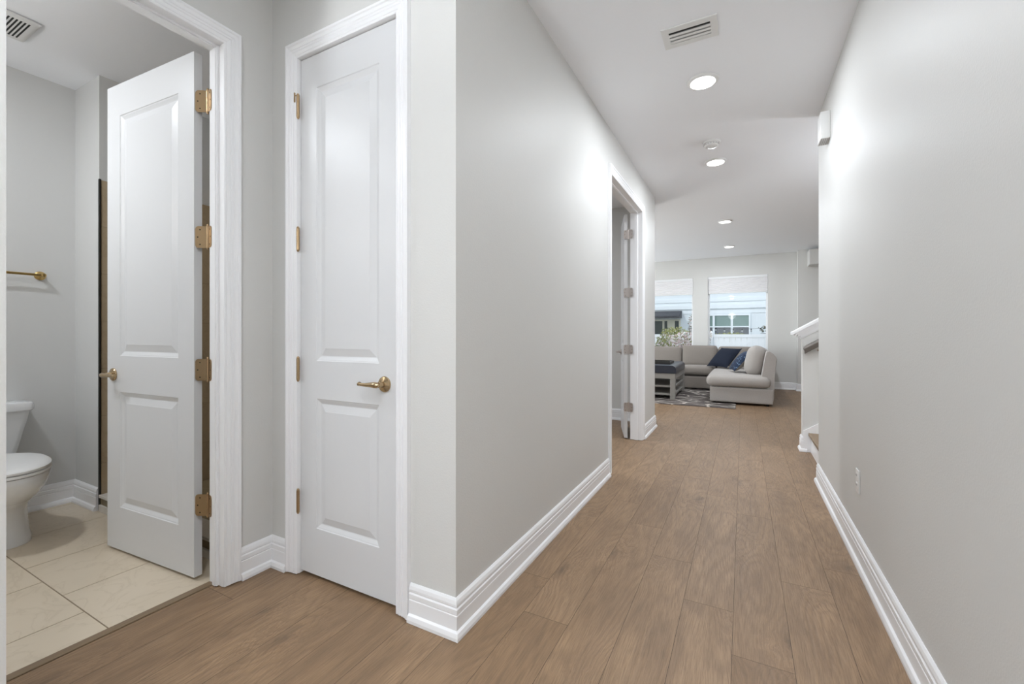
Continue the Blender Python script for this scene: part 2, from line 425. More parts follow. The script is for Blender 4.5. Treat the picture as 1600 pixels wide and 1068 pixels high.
# floor planks
rnd = random.Random(3)
fl = MB(); uvl = fl.bm.loops.layers.uv.new('UVMap'); L = 1.375; wd = .19
butts = {3: 1.998, 4: 1.731, 1: 2.657, 0: 1.603, 2: .95, 5: 2.35, 6: 1.2}
k0 = -20
for c in range(k0, 26):
    xa = -.795+c*wd; xb = xa+wd
    ys = -2.6 if xa > -2.14 else 2.05
    off = butts.get(c, rnd.uniform(0, L)) % L
    if c < -20: continue
    y = -2.6-L+((off+2.6) % L)
    while y < 10.5:
        ya, yb = max(y, ys), min(y+L, 10.5); u0, v0 = rnd.uniform(0, 50), rnd.uniform(0, 50); y += L
        if yb-ya < .01: continue
        g = .0007
        vs = [fl.bm.verts.new(p) for p in ((xa+g, ya+g, 0), (xb-g, ya+g, 0), (xb-g, yb-g, 0), (xa+g, yb-g, 0))]
        f = fl.bm.faces.new(vs)
        for lp in f.loops:
            lp[uvl].uv = (u0+lp.vert.co.x-xa, v0+lp.vert.co.y-ya)
floor = fl.obj('floor', 'oak'); st(floor, 'wide light brown oak plank floor of the hall', 'floor')
floor.data.materials.append(M['oakseam'])
sb = MB(); sb.box(-2.125, -2.6, -.06, 4.1, 10.5, -.0012).box(-4.6, 2.05, -.06, -2.125, 10.5, -.0012)
st(sb.obj('floor_seam_bed', 'oakseam'), 'dark underlay showing in the seams of the oak floor', 'floor')
# bathroom floor tiles
tf = MB(); tf.box(-4.1, -.7, -.06, -2.16, 2.0, -.0015)
st(tf.obj('floor_grout', 'grout'), 'brown grout between the cream bathroom tiles', 'floor')
tf = MB(); g = .0025
for r_, (ya, yb, xo) in enumerate(((-.465, .145, -3.525), (.145, .755, -3.295), (.755, 1.365, -3.525))):
    x = xo-.455*3
    while x < -2.1:
        a, b_ = max(x, -4.04), min(x+.455, -2.160); x += .455
        if b_-a < .02: continue
        tf.box(a+g, ya+g, -.01, b_-g, yb-g, 0)
st(tf.obj('floor_tile', 'tile'), 'large cream stone tiles on the bathroom floor', 'floor')
tp = MB().box(-2.165, .335, -.005, -2.127, 1.115, .004, .002, 1)
st(tp.obj('trim_1', 'reducer'), 'thin wooden threshold strip between tile and oak floor', 'threshold')
# ceiling
st(MB().box(-4.7, -2.7, H, 4.2, 10.7, H+.12).obj('ceiling', 'ceil'), 'flat white ceiling', 'ceiling')
def wall(name, label, boxes, m='wall'):
    b = MB()
    for q in boxes: b.box(*q)
    return st(b.obj(name, m), label, 'wall')
OPC = (-1.860, -1.244); OPB = (.347, 1.115); OPR = (3.512, 4.745); DH = 2.438
wall('wall_right', 'long pale grey wall on the right of the hall', [(XR, -2.6, 0, XR+.12, 4.05, H)])
wall('wall_left', 'pale grey hall wall with the double doorway', [
    (XL-.12, YC+.12, 0, XL, OPR[0]-.012, H), (XL-.12, OPR[1]+.012, 0, XL, 5.53, H), (XL-.12, OPR[0]-.012, DH+.012, XL, OPR[1]+.012, H)])
wall('wall_closet', 'pale grey wall around the narrow closet door', [
    (XB, YC, 0, OPC[0]-.012, YC+.12, H), (OPC[1]+.012, YC, 0, XL, YC+.12, H), (OPC[0]-.012, YC, DH+.012, OPC[1]+.012, YC+.12, H)])
wall('wall_bathroom', 'pale grey wall holding the bathroom doorway', [
    (XB-.105, .1, 0, XB, OPB[0]-.012, H), (XB-.105, OPB[1]+.012, 0, XB, 2.05, H), (XB-.105, OPB[0]-.012, DH+.012, XB, OPB[1]+.012, H)])
wall('wall_entry', 'pale wall edge at the far left of the picture', [(-2.06, -2.6, 0, -1.49, .337, H)])
wall('wall_entry_front', 'front wall with an added glazed entry behind the camera', [
    (-1.49, -2.6, 0, -1.35, -2.48, H), (.35, -2.6, 0, XR, -2.48, H), (-1.35, -2.6, 2.5, .35, -2.48, H)])
wall('wall_bathroom_back', 'pale grey bathroom wall behind the toilet', [(-4.16, -.72, 0, -4.04, 1.23, H), (-4.04, -.72, 0, XB-.12, -.6, H), (-2.18, -.6, 0, XB, .1, H)], 'bathwall')
wall('wall_bathroom_stub', 'short grey bathroom wall beside the shower', [(-4.16, 1.23, 0, -3.665, 2.05, H)], 'bathwall')
wall('wall_shower', 'white wall above the shower tile', [(-4.16, 2.05, 0, XL-.12, 2.17, H)], 'bathwall')
wall('wall_bedroom', 'grey far wall of the room beyond the double doorway', [(-4.6, 5.75, 0, -1.08, 5.87, H), (-1.25, 5.50, 0, -1.08, 5.75, H)])
wall('wall_outer_left', 'outer left wall of the house with added patio and bedroom openings', [
    (-4.72, 2.05, 0, -4.6, 3.0, H), (-4.72, 4.6, 0, -4.6, 6.9, H), (-4.72, 3.0, 2.4, -4.6, 4.6, H), (-4.72, 3.0, 0, -4.6, 4.6, .8),
    (-4.72, 6.9, 2.42, -4.6, 9.5, H), (-4.72, 9.5, 0, -4.6, 10.62, H)])
FW = 10.5; W1 = (-2.13, -.986); W2 = (-.686, .459); WZ = (.62, 2.385)
wall('wall_living', 'far pale grey living room wall with two windows', [
    (-4.6, FW, 0, W1[0], FW+.14, H), (W1[1], FW, 0, W2[0], FW+.14, H), (W2[1], FW, 0, .963, FW+.14, H),
    (W1[0], FW, 0, W1[1], FW+.14, WZ[0]), (W2[0], FW, 0, W2[1], FW+.14, WZ[0]), (W1[0], FW, WZ[1], W1[1], FW+.14, H), (W2[0], FW, WZ[1], W2[1], FW+.14, H)])
wall('wall_living_jog', 'grey wall stepping forward at the right of the living room', [(.963, 10.3, 0, 4.1, 10.64, H)])
wall('wall_soffit', 'small pale soffit box high on the far right wall', [(1.12, 9.95, 2.46, 4.1, 10.3, 2.745)])
wall('wall_living_right', 'right end wall of the living room', [(4.0, 5.17, 0, 4.12, 10.3, H)])
wall('wall_stairwell', 'walls closing the stairwell', [(XR+.12, 3.93, 0, 4.12, 4.05, H), (4.0, 4.05, 0, 4.12, 5.17, H)])
# half wall of the stair, sloping top
SL = .61; zt = lambda x: 1.097+SL*(x-.511)
xe = .511+(H-1.097)/SL
hw = MB().prism([(.511, 0), (4.0, 0), (4.0, H), (xe, H), (.511, 1.097)], 'y', 5.05, 5.17)
st(hw.obj('wall_stair', 'wall'), 'low half wall with sloping top beside the stair', 'wall')
cp = MB()
for (dz0, dz1, ov, x0) in ((.085, .112, .050, .425), (.062, .085, .038, .447), (.040, .062, .026, .470), (.014, .040, .016, .490), (.0, .014, .008, .502)):
    x1 = xe-.25
    cp.prism([(x0, zt(x0)+dz0), (x1, zt(x1)+dz0), (x1, zt(x1)+dz1), (x0, zt(x0)+dz1)], 'y', 5.05-ov, 5.17+ov)
st(cp.obj('trim_2', 'trim'), 'white moulded sloping cap on the stair half wall', 'trim')
sk = MB().prism([(.512, .0005), (.575, .0005), (3.6, 1.95), (3.6, 2.24), (.512, .20)], 'y', 5.034, 5.0495)
st(sk.obj('trim_3', 'trim'), 'white skirt board climbing along the stair', 'trim')

baseboard('baseboard_right', [(XR, -2.48), (XR, 4.05), (.572, 4.05)], True, 'long white moulded baseboard along the right hall wall')
baseboard('baseboard_left', [(-1.172, YC), (XL, YC), (XL, 3.440)], False, 'white baseboard turning the near corner into the hall')
baseboard('baseboard_left_end', [(XL, 4.817), (XL, 5.53), (-1.075, 5.53)], False, 'short white baseboard past the double doorway')
baseboard('baseboard_bathroom', [(XB, 1.187), (XB, YC), (-1.932, YC)], False, 'short white baseboard in the corner between the two doors')
baseboard('baseboard_bathroom_back', [(-4.04, -.6), (-4.04, 1.23), (-3.672, 1.23)], False, 'white baseboard behind the toilet')
baseboard('baseboard_living', [(-4.6, FW), (.963, FW), (.963, 10.3), (4.0, 10.3)], False, 'white baseboard of the far living room wall')
baseboard('baseboard_stair', [(.545, 5.05), (.511, 5.05), (.511, 5.17), (3.9, 5.17)], True, 'white baseboard at the foot of the stair half wall')
baseboard('baseboard_bedroom', [(-4.6, 5.75), (-1.26, 5.75)], False, 'white baseboard in the room beyond the double doorway')

# ------------------------------------------------------------------ door casings and jambs
def opening(name, label, axis, a, plane, sgn, p0, p1, stop):
    t = thing(name, label, 'door frame', kind='structure')
    casing('casing', axis, a[0], a[1], DH, plane, sgn, t)
    jamb('jamb', axis, a[0], a[1], DH, p0, p1, stop, t)
    return t
opening('trim_4', 'white casing of the narrow closet door', 'x', OPC, YC, -1, YC, YC+.12, YC+.05)
opening('trim_5', 'white casing of the bathroom doorway', 'y', OPB, XB, 1, XB-.105, XB, XB-.066)
opening('trim_6', 'white casing of the double doorway down the hall', 'y', OPR, XL, 1, XL-.12, XL, XL-.075)

# ------------------------------------------------------------------ doors
def panel_leaf(x0, w, h, y0, y1, margin, zs, z0=.015):
    """a moulded two panel slab: spans x0..w, z0..h, faces y0 (front, -y) and y1"""
    b = MB(); bm = b.bm
    px0, px1 = x0+margin, w-margin
    xs = [x0, px0, px1, w]; zz = [z0, zs[0], zs[1], zs[2], zs[3], h]
    for yf, sg in ((y0, 1), (y1, -1)):
        gv = [[bm.verts.new((x, yf, z)) for z in zz] for x in xs]
        for i in range(3):
            for j in range(5):
                if i == 1 and j in (1, 3):
                    prof = [(0, 0), (.003, .003), (.007, .004), (.020, .0105), (.024, .0115), (.028, .0105), (.055, .004), (.058, .003)]
                    ring = [gv[1][j], gv[2][j], gv[2][j+1], gv[1][j+1]]
                    for q, d in prof[1:]:
                        nr = [bm.verts.new(p) for p in ((px0+q, yf+sg*d, zz[j]+q), (px1-q, yf+sg*d, zz[j]+q), (px1-q, yf+sg*d, zz[j+1]-q), (px0+q, yf+sg*d, zz[j+1]-q))]
                        for e in range(4): bm.faces.new((ring[e], ring[(e+1) % 4], nr[(e+1) % 4], nr[e]))
                        ring = nr
                    bm.faces.new(ring)
                else:
                    bm.faces.new((gv[i][j], gv[i+1][j], gv[i+1][j+1], gv[i][j+1]))
    # edges
    b.box(x0, y0, z0, x0+.0, y1, h) if False else None
    for x in (x0, w):
        bm.faces.new([bm.verts.new(p) for p in ((x, y0, z0), (x, y1, z0), (x, y1, h), (x, y0, h))])
    for z in (z0, h):
        bm.faces.new([bm.verts.new(p) for p in ((x0, y0, z), (w, y0, z), (w, y1, z), (x0, y1, z))])
    bmesh.ops.remove_doubles(bm, verts=bm.verts, dist=1e-5)
    return b
def lever(parent, x, y, z, sgn, towards, m='lever', ln=.112):
    """lever handle: rosette at (x,y,z) on a face whose normal is sgn*y, lever pointing towards +-x"""
    r = MB().lathe([(0, 0), (.0325, 0), (.0335, .004), (.031, .008), (.022, .011), (.013, .014), (.0115, .03), (.0115, .04), (0, .04)], (x, y, z), (0, sgn, 0), 28)
    h = r.obj('door_handle', m, parent, smooth=35)
    ye = y+sgn*.048; d = towards
    pts = [(x+d*-.012, ye, z), (x+d*-.004, ye, z), (x+d*.012, ye, z), (x+d*.03, ye, z), (x+d*.06, ye+sgn*.002, z-.001), (x+d*.085, ye+sgn*.001, z-.001), (x+d*.10, ye, z), (x+d*(ln-.003), ye-sgn*.002, z+.001), (x+d*ln, ye-sgn*.002, z+.001)]
    rd = [.006, .0125, .0135, .0115, .0085, .0075, .009, .0095, .004]
    MB().tube(pts, rd, 14, .95).obj('lever', m, h, smooth=50)
    return h
def hinge(parent, pin, A, B, z, m='brass', hgt=.1, kr=1.0):
    """butt hinge: vertical pin at xy `pin`; plates run from the pin to the xy points A and B"""
    px, py = pin
    b = MB()
    b.lathe([(q_*kr, h_) for q_, h_ in [(0, -hgt/2-.010), (.0035, -hgt/2-.008), (.0055, -hgt/2-.002), (.0045, -hgt/2), (.0062, -hgt/2), (.0062, -hgt/6), (.0054, -hgt/6), (.0054, -hgt/6+.0015), (.0062, -hgt/6+.0015),
             (.0062, hgt/6), (.0054, hgt/6), (.0054, hgt/6+.0015), (.0062, hgt/6+.0015), (.0062, hgt/2), (.0045, hgt/2), (.0058, hgt/2+.003), (.004, hgt/2+.009), (0, hgt/2+.011)]], (px, py, z), (0, 0, 1), 14)
    h = b.obj('hinge', m, parent, smooth=35)
    for P in (A, B):
        d = Vector((P[0]-px, P[1]-py)); ln = d.length
        if ln < .012: continue
        d.normalize(); nn = Vector((-d.y, d.x))*.0013; rc = .014; pts = []
        for q in range(5):
            t = math.pi/2*q/4; pts.append((ln-rc+rc*math.sin(t), hgt/2-rc+rc*math.cos(t)))
        full = [(0, -hgt/2), (0, hgt/2)]+pts+[(a, -b_) for a, b_ in pts[::-1]]
        pb = MB(); bm = pb.bm
        Av = [bm.verts.new((px+d.x*a+nn.x, py+d.y*a+nn.y, z+c)) for a, c in full]
        Bv = [bm.verts.new((px+d.x*a-nn.x, py+d.y*a-nn.y, z+c)) for a, c in full]
        bm.faces.new(Av); bm.faces.new(Bv[::-1]); n = len(full)
        for i in range(n): bm.faces.new((Av[i], Bv[i], Bv[(i+1) % n], Av[(i+1) % n]))
        pl = pb.obj('hinge_plate', m, h)
        sc = MB()
        for (a, c) in ((ln*.62, .034), (ln*.80, 0), (ln*.62, -.034)):
            for s_ in (1, -1):
                sc.lathe([(0, 0), (.0034, 0), (.003, .0006), (0, .0008)], (px+d.x*a+nn.x*s_, py+d.y*a+nn.y*s_, z+c), (nn.x*s_, nn.y*s_, 0), 10)
        if ln > .02: sc.obj('screw', 'screw', h)
        else: sc.bm.free()
    return h
HZ = (.348, .972, 1.585, 2.212)
# closet door (closed)
d1 = thing('door_1', 'narrow white two panel closet door, closed, lever on its right', 'door', (OPC[0], YC, 0), kind='structure')
w = OPC[1]-OPC[0]
panel_leaf(.003, w-.003, 2.434, .010, .045, .108, (.236, .838, 1.013, 2.281), .02).obj('door_panel', 'door', d1)
lever(d1, w-.078, .010, .928, -1, -1, ln=.102)
for z in HZ: hinge(d1, (.003, -.006), (.009, .002), (-.003, .002), z, kr=1.2)
b = MB().tube([(.003, -.006, 2.262), (-.006, -.012, 2.262), (-.010, -.014, 2.262)], .0035, 8).tube([(-.010, -.014, 2.275), (-.010, -.014, 2.232)], .0042, 8)
b.obj('hinge_stop', 'brass', d1)
MB().box(w-.005, .006, .90, w-.0005, .0098, .958).obj('strike_plate', 'screw', d1)
# bathroom door (open into the bathroom)
A_ = R(183.6)
pin = Vector((-2.186, 1.118))
d2 = thing('door_2', 'white two panel bathroom door standing open over cream tiles', 'door', (pin.x, pin.y, 0), A_, kind='structure')
# local +x runs away from the hinge; local -y... the camera side is local +y after the half turn
panel_leaf(.050, .806, 2.440, -.004, .031, .122, (.236, .836, 1.024, 2.275), .015).obj('door_panel', 'door', d2)
lever(d2, .743, .031, .925, 1, -1); lever(d2, .743, -.004, .925, -1, -1)
ca, sa = math.cos(-A_), math.sin(-A_)
def loc2(x, y):
    dx, dy = x-pin.x, y-pin.y; return (dx*ca-dy*sa, dx*sa+dy*ca)
for z in HZ: hinge(d2, (0, 0), (.0485, .026), loc2(-2.148, 1.1130), z)
# double doorway leaf, swung wide into the room
pin = Vector((-1.092, 4.742)); A_ = math.atan2(.955, -.296)
d3 = thing('door_3', 'narrow white door of the double doorway, swung wide open', 'door', (pin.x, pin.y, 0), A_, kind='structure')
panel_leaf(.016, .600, 2.432, .010, .045, .11, (.236, .838, 1.013, 2.281), .012).obj('door_panel', 'door', d3)
lever(d3, .535, .045, .925, 1, -1, 'brass_lit'); lever(d3, .535, .010, .925, -1, -1, 'brass_lit')
ca, sa = math.cos(-A_), math.sin(-A_)
def loc3(x, y):
    dx, dy = x-pin.x, y-pin.y; return (dx*ca-dy*sa, dx*sa+dy*ca)
for z in HZ: hinge(d3, (0, 0), loc3(-1.142, 4.734), loc3(-1.045, 4.732), z, 'brass_lit', .096)

# ------------------------------------------------------------------ bathroom
# shower tiles
st_ = MB(); t = .009
def tilewall(b, axis, plane, sg, a0, a1, z0, z1, tw, th, off):
    g = .0012; z = z0; row = 0
    while z < z1-.01:
        a = a0-(off+row*.5) % 1*tw
        while a < a1:
            q0, q1 = max(a, a0)+g, min(a+tw, a1)-g; zz1 = min(z+th, z1)-g
            if q1-q0 > .01:
                if axis == 'x': b.box(q0, min(plane, plane+sg*t), z+g, q1, max(plane, plane+sg*t), zz1)
                else: b.box(min(plane, plane+sg*t), q0, z+g, max(plane, plane+sg*t), q1, zz1)
            a += tw
        z += th; row += 1
tilewall(st_, 'y', -3.665, 1, 1.236, 2.05, 0.0, 2.13, .61, .305, .2)
tilewall(st_, 'x', 2.05, -1, -3.655, -2.166, 0.0, 2.43, .61, .305, .3)
tilewall(st_, 'y', -2.1655, -1, 1.32, 2.04, 0.0, 2.43, .61, .305, .2)
st(st_.obj('wall_shower_tile', 'showertile'), 'tan stone tiles lining the shower', 'tiles')
gr = MB().box(-3.6655, 1.236, 0, -3.660, 2.05, 2.13).box(-3.66, 2.045, 0, -2.166, 2.0505, 2.43)
st(gr.obj('wall_shower_grout', 'grout'), 'brown grout lines of the shower tile', 'tiles')
st(MB().box(-3.670, 1.226, .001, -3.653, 1.2355, 2.135).obj('trim_7', 'black'), 'thin black metal edge trim beside the shower tile', 'trim')
st(MB().box(-3.655, 2.030, 2.215, -2.176, 2.0405, 2.245).obj('trim_8', 'black'), 'thin dark metal strip near the top of the shower tile', 'trim')
st(MB().box(-3.652, 1.34, -.0005, -2.176, 2.04, .012).obj('floor_shower', 'mosaic'), 'small brown mosaic floor of the shower', 'floor')
cu = thing('trim_9', 'low tiled shower curb with pale stone top', 'shower curb', kind='structure')
MB().box(-3.652, 1.232, .0005, -2.176, 1.335, .088).obj('curb_core', 'mosaic', cu)
MB().box(-3.652, 1.222, .088, -2.176, 1.345, .106, .003, 2).obj('curb_top', 'marble', cu)
MB().box(-3.652, 1.222, .0005, -2.176, 1.232, .042).obj('curb_foot', 'marble', cu)

# toilet (local: wall at y=0, bowl towards -y)
to = thing('toilet', 'white two piece toilet against the bathroom wall below the towel bar', 'toilet', (-4.04, .765, 0), R(90))
def ell_ring(bm, cx, cy, z, a, f, bk, n=40, sq=2.3):
    """egg shaped ring: half width a, front reach f (towards -y), back reach bk"""
    out = []
    for i in range(n):
        t_ = 2*math.pi*i/n; c_, s_ = math.cos(t_), math.sin(t_)
        x = math.copysign(abs(c_)**(2/sq), c_)*a; y = math.copysign(abs(s_)**(2/sq), s_)*(bk if s_ > 0 else f)
        out.append(bm.verts.new((cx+x, cy+y, z)))
    return out
def loft(b, rings, cap=True):
    for a, c in zip(rings, rings[1:]):
        n = len(a)
        for i in range(n): b.bm.faces.new((a[i], a[(i+1) % n], c[(i+1) % n], c[i]))
    if cap: b.bm.faces.new(rings[0][::-1]); b.bm.faces.new(rings[-1])
b = MB()
# pedestal and bowl, one skin
spec = [(0, .135, .215, .28, -.40, 3.0), (.03, .135, .215, .28, -.40, 3.0), (.06, .130, .205, .27, -.40, 2.8), (.12, .125, .195, .25, -.41, 2.6), (.18, .122, .19, .23, -.42, 2.4), (.215, .125, .20, .22, -.43, 2.3),
        (.25, .140, .235, .21, -.455, 2.2), (.29, .160, .275, .21, -.48, 2.15), (.33, .176, .305, .21, -.495, 2.1), (.37, .185, .322, .21, -.50, 2.1), (.395, .188, .328, .21, -.50, 2.1), (.405, .184, .324, .205, -.50, 2.1)]
loft(b, [ell_ring(b.bm, 0, cy, z, a, f, bk, 44, sq) for z, a, f, bk, cy, sq in spec])
b.rbox(0, -.20, .345, .34, .33, .11, .03, 8)
bowl = b.obj('bowl', 'porcelain', to, smooth=60)
b = MB(); loft(b, [ell_ring(b.bm, 0, -.50, z, a, f, bk, 44, 2.1) for z, a, f, bk in ((.4085, .186, .330, .235), (.411, .191, .336, .24), (.421, .191, .336, .24), (.425, .186, .330, .235))])
b.obj('seat', 'plastic', to, smooth=50)
b = MB(); loft(b, [ell_ring(b.bm, 0, -.50, z, a, f, bk, 44, 2.1) for z, a, f, bk in ((.4285, .184, .329, .245), (.431, .189, .335, .25), (.441, .189, .335, .25), (.448, .180, .325, .24), (.452, .15, .28, .20), (.453, .05, .1, .08))])
b.obj('seat_lid', 'plastic', to, smooth=50)
b = MB()
def rr(bm, x, y0, y1, z, r=.03, n=5):
    out = []
    for cx, cy, a0 in ((x-r, y0-r, 0), (-x+r, y0-r, 90), (-x+r, y1+r, 180), (x-r, y1+r, 270)):
        for q in range(n+1):
            t_ = R(a0+90*q/n); out.append(bm.verts.new((cx+r*math.cos(t_), cy+r*math.sin(t_), z)))
    return out
loft(b, [rr(b.bm, .150, -.012, -.165, .402), rr(b.bm, .158, -.010, -.175, .42), rr(b.bm, .195, -.008, -.195, .60), rr(b.bm, .208, -.006, -.203, .672)])
b.obj('tank', 'porcelain', to, smooth=50)
b = MB(); loft(b, [rr(b.bm, .214, -.004, -.212, .673), rr(b.bm, .220, -.002, -.218, .679), rr(b.bm, .222, -.002, -.220, .705), rr(b.bm, .216, -.004, -.214, .722), rr(b.bm, .17, -.03, -.18, .728)])
b.obj('tank_lid', 'porcelain', to, smooth=40)
MB().tube([(-.16, -.204, .62), (-.16, -.222, .62), (-.12, -.226, .618)], [.008, .008, .006], 10).obj('flush_lever', 'gold', to)
# towel bar
tb = thing('towel_bar', 'brushed gold towel bar on the bathroom wall above the toilet', 'towel bar', (-4.04, 1.06, 1.515))
for yy in (0, -.61):
    MB().lathe([(0, 0), (.028, 0), (.028, .006), (.020, .010), (.011, .016), (.011, .055), (.013, .062), (.011, .075), (0, .078)], (0.0003, yy, 0), (1, 0, 0), 24).obj('mounting_post', 'gold', tb, smooth=35)
MB().tube([(.064, .012, 0), (.064, -.622, 0)], .008, 14).obj('bar', 'gold', tb, smooth=50)
# exhaust fan
fx = thing('exhaust_fan', 'square white bathroom exhaust fan grille on the ceiling', 'exhaust fan', (-3.475, .742, H))
b = MB()
b.rbox(0, 0, -.0075, .285, .285, .014, .007, 8); fr = b.obj('cover', 'plastic', fx, smooth=50)
b = MB()
for i in range(15):
    y = -.105+i*.015
    b.box(-.105, y-.0035, -.0155, .105, y+.0035, -.0135)
b.obj('grille', 'dark', fx)

# ------------------------------------------------------------------ ceiling fittings
lt = thing('recessed_light', 'large lit round ceiling light, nearest of the four in the hall', 'ceiling light', (-.235, 3.124, H), group='lit round ceiling lights')
MB().lathe([(.0, -.0005), (.098, -.0005), (.098, -.004), (.090, -.012), (.080, -.016), (.077, -.014), (.0, -.014)], (0, 0, 0), (0, 0, 1), 40).obj('trim_ring', 'plastic', lt, smooth=40)
MB().lathe([(.0, -.0165), (.076, -.0145), (.076, -.0142), (0, -.0142)], (0, 0, 0), (0, 0, 1), 40).obj('diffuser', 'lamp', lt, smooth=60)
def lamp_at(root, w=None, nm='lamp_light'):
    ld = bpy.data.lights.new(nm, 'AREA'); ld.shape = 'DISK'; ld.size = .15; ld.energy = LAMP_W if w is None else w; ld.color = (.93, .985, 1.05)
    lo = bpy.data.objects.new(nm, ld); C.objects.link(lo); lo.location = (root.location.x, root.location.y, H-.02)
lamp_at(lt)
for y, lb in ((4.642, 'lit round ceiling light just beyond the smoke detector'), (7.166, 'third lit round ceiling light down the hall'), (9.255, 'farthest and smallest lit round ceiling light')):
    lamp_at(dup(lt, (-.235, y, H), lb))
for x, y, w_, nm_, lb in ((-.45, -.15, ENTRY_FILL_W, 'entry_ceiling_fill', 'unseen round ceiling light added to brighten the entry'), (-.45, -1.7, ENTRY_FILL_W, 'entry_ceiling_fill', 'unseen round ceiling light added by the entry door for brightness'), (-3.1, .1, BATH_FILL_W, 'bath_fill', 'unseen round ceiling light added to brighten the bathroom'), (-2.6, 7.166, LIVING_FILL_W, 'living_fill', 'unseen round ceiling light added to brighten the left of the living room'), (-2.9, 3.9, SIDE_FILL_W, 'side_fill', 'unseen round ceiling light added to brighten the side room')):  # ceiling lights out of view, added only to brighten the rooms
    lamp_at(dup(lt, (x, y, H), lb), w_, nm_)
# pendant globes added out of view to brighten entry, living room and stairwell
for loc_, lb, mm in (((-.45, -1.0, 1.95), 'unseen globe pendant added to brighten the entry', 'globe_a'), ((-2.7, 8.4, 2.0), 'unseen globe pendant added to brighten the left of the living room', 'globe_b'),
                     ((1.7, 4.55, 2.25), 'unseen globe pendant added in the stairwell to brighten the hall ceiling', 'globe_c')):
    pe = thing('added_pendant', lb, 'added pendant lamp', loc_)
    MB().lathe([(0, -.15)]+[(.15*math.sin(R(a)), -.15*math.cos(R(a))) for a in range(15, 166, 15)]+[(.04, .147)], (0, 0, 0), (0, 0, 1), 28).obj('globe', mm, pe, smooth=60)
    MB().tube([(0, 0, .14), (0, 0, H-loc_[2]-.02)], .006, 8).lathe([(0, H-loc_[2]-.0005), (.06, H-loc_[2]-.0005), (.05, H-loc_[2]-.02), (0, H-loc_[2]-.025)], (0, 0, 0), (0, 0, 1), 24).obj('cord', 'brass', pe)
# uplighter added out of view to bounce light off the ceiling
fl_ = thing('added_uplighter', 'unseen brass uplighter added in the entry to bounce light off the ceiling', 'floor lamp', (-1.2, -1.3, 0))
MB().lathe([(0, .001), (.14, .001), (.14, .02), (.02, .03), (.012, .05), (.012, 1.66), (.03, 1.68), (0, 1.68)], (0, 0, 0), (0, 0, 1), 24).obj('stand', 'brass', fl_, smooth=35)
MB().lathe([(.03, 1.681), (.17, 1.78), (.172, 1.78), (.035, 1.676)], (0, 0, 0), (0, 0, 1), 28).obj('lamp_shade', 'plastic', fl_, smooth=35)
area('bounce_fill', (-1.2, -1.3, 1.76), (R(180), 0, 0), .26, .26, UPLIGHT_FILL_W, (.93, .985, 1.05), shape='DISK')
va = thing('added_vanity', 'unseen light bar added on the bathroom wall for brightness', 'added wall light', (-3.1, -.6, 2.05))  # light bar added out of view to lift the bathroom brightness
MB().box(-.35, .0005, -.04, .35, .02, .04, .003, 1).obj('back_plate', 'gold', va)
MB().rbox(0, .06, 0, .62, .09, .10, .04, 8).obj('diffuser', 'lamp', va, smooth=60)
area('bath_bounce_fill', (-3.1, -.47, 2.06), (R(128), 0, 0), .62, .12, 4, (1, .985, .96))
# smoke detector
sd = thing('smoke_detector', 'round white smoke detector on the ceiling between two hall lights', 'smoke detector', (-.244, 4.16, H))
MB().lathe([(0, -.0005), (.070, -.0005), (.070, -.012), (.064, -.016), (0, -.016)], (0, 0, 0), (0, 0, 1), 32).obj('mounting_base', 'plastic', sd, smooth=35)
b = MB().lathe([(0, -.016), (.056, -.016), (.058, -.030), (.050, -.040), (.028, -.044), (.026, -.040), (0, -.040)], (0, 0, 0), (0, 0, 1), 32)
b.obj('cover', 'plastic', sd, smooth=35)
b = MB()
for i in range(16):
    a = 2*math.pi*i/16; b.box(math.cos(a)*.0575-.004, math.sin(a)*.0575-.004, -.028, math.cos(a)*.0575+.004, math.sin(a)*.0575+.004, -.020)
b.obj('slots', 'plastic2', sd)
# air vent
av = thing('air_vent', 'rectangular white air supply vent on the hall ceiling', 'air vent', (-.26, 2.585, H))
b = MB(); X0, X1, Y0, Y1 = -.140, .140, -.090, .090; x0, x1, y0, y1 = -.105, .105, -.050, .055
for q in ((X0, Y0, X1, y0), (X0, y1, X1, Y1), (X0, y0, x0, y1), (x1, y0, X1, y1)): b.box(q[0], q[1], -.007, q[2], q[3], -.0005)
b.obj('frame', 'plastic', av)
MB().box(x0, y0, -.0012, x1, y1, -.0006).obj('duct_shade', 'plastic2', av)  # flat grey sheet standing in for the shaded duct
MB().box(x0, y0+.001, -.0022, x1, y0+.020, -.0013).obj('gap_shade', 'dark', av)  # dark strip, shade of the first gap put into its colour
for yy in (y0+.022, y0+.052, y0+.082):
    MB().prism([(yy, -.0065), (yy+.015, -.0075), (yy+.015, -.0055), (yy, -.0045)], 'x', x0, x1).obj('slat', 'plastic', av)
# door chime
ch = thing('door_chime', 'white box door chime high on the right wall', 'door chime', (XR, 3.61, 2.444))
b = MB(); b.box(-.054, -.068, 0, -.0005, .068, .18, .004, 2); b.obj('cover', 'plastic', ch, smooth=30)
b = MB()
for i in range(4): b.box(-.047+i*.011, -.055, -.0012, -.041+i*.011, .055, -.0002)
b.obj('sound_slots', 'plastic2', ch)
# outlet
ou = thing('wall_outlet', 'white electrical outlet low on the right wall', 'outlet', (XR, 2.745, .40))
MB().box(-.006, -.036, -.058, -.0005, .036, .058, .003, 2).obj('cover_plate', 'plastic', ou, smooth=30)
for zz in (.024, -.024):
    r_ = MB().rbox(-.006, 0, zz, .004, .034, .034, .002, 4).obj('receptacle', 'plastic', ou, smooth=40)
    MB().box(-.0085, -.009, zz+.002, -.0078, -.006, zz+.010).box(-.0085, .006, zz+.002, -.0078, .009, zz+.010).obj('slot', 'dark', r_)

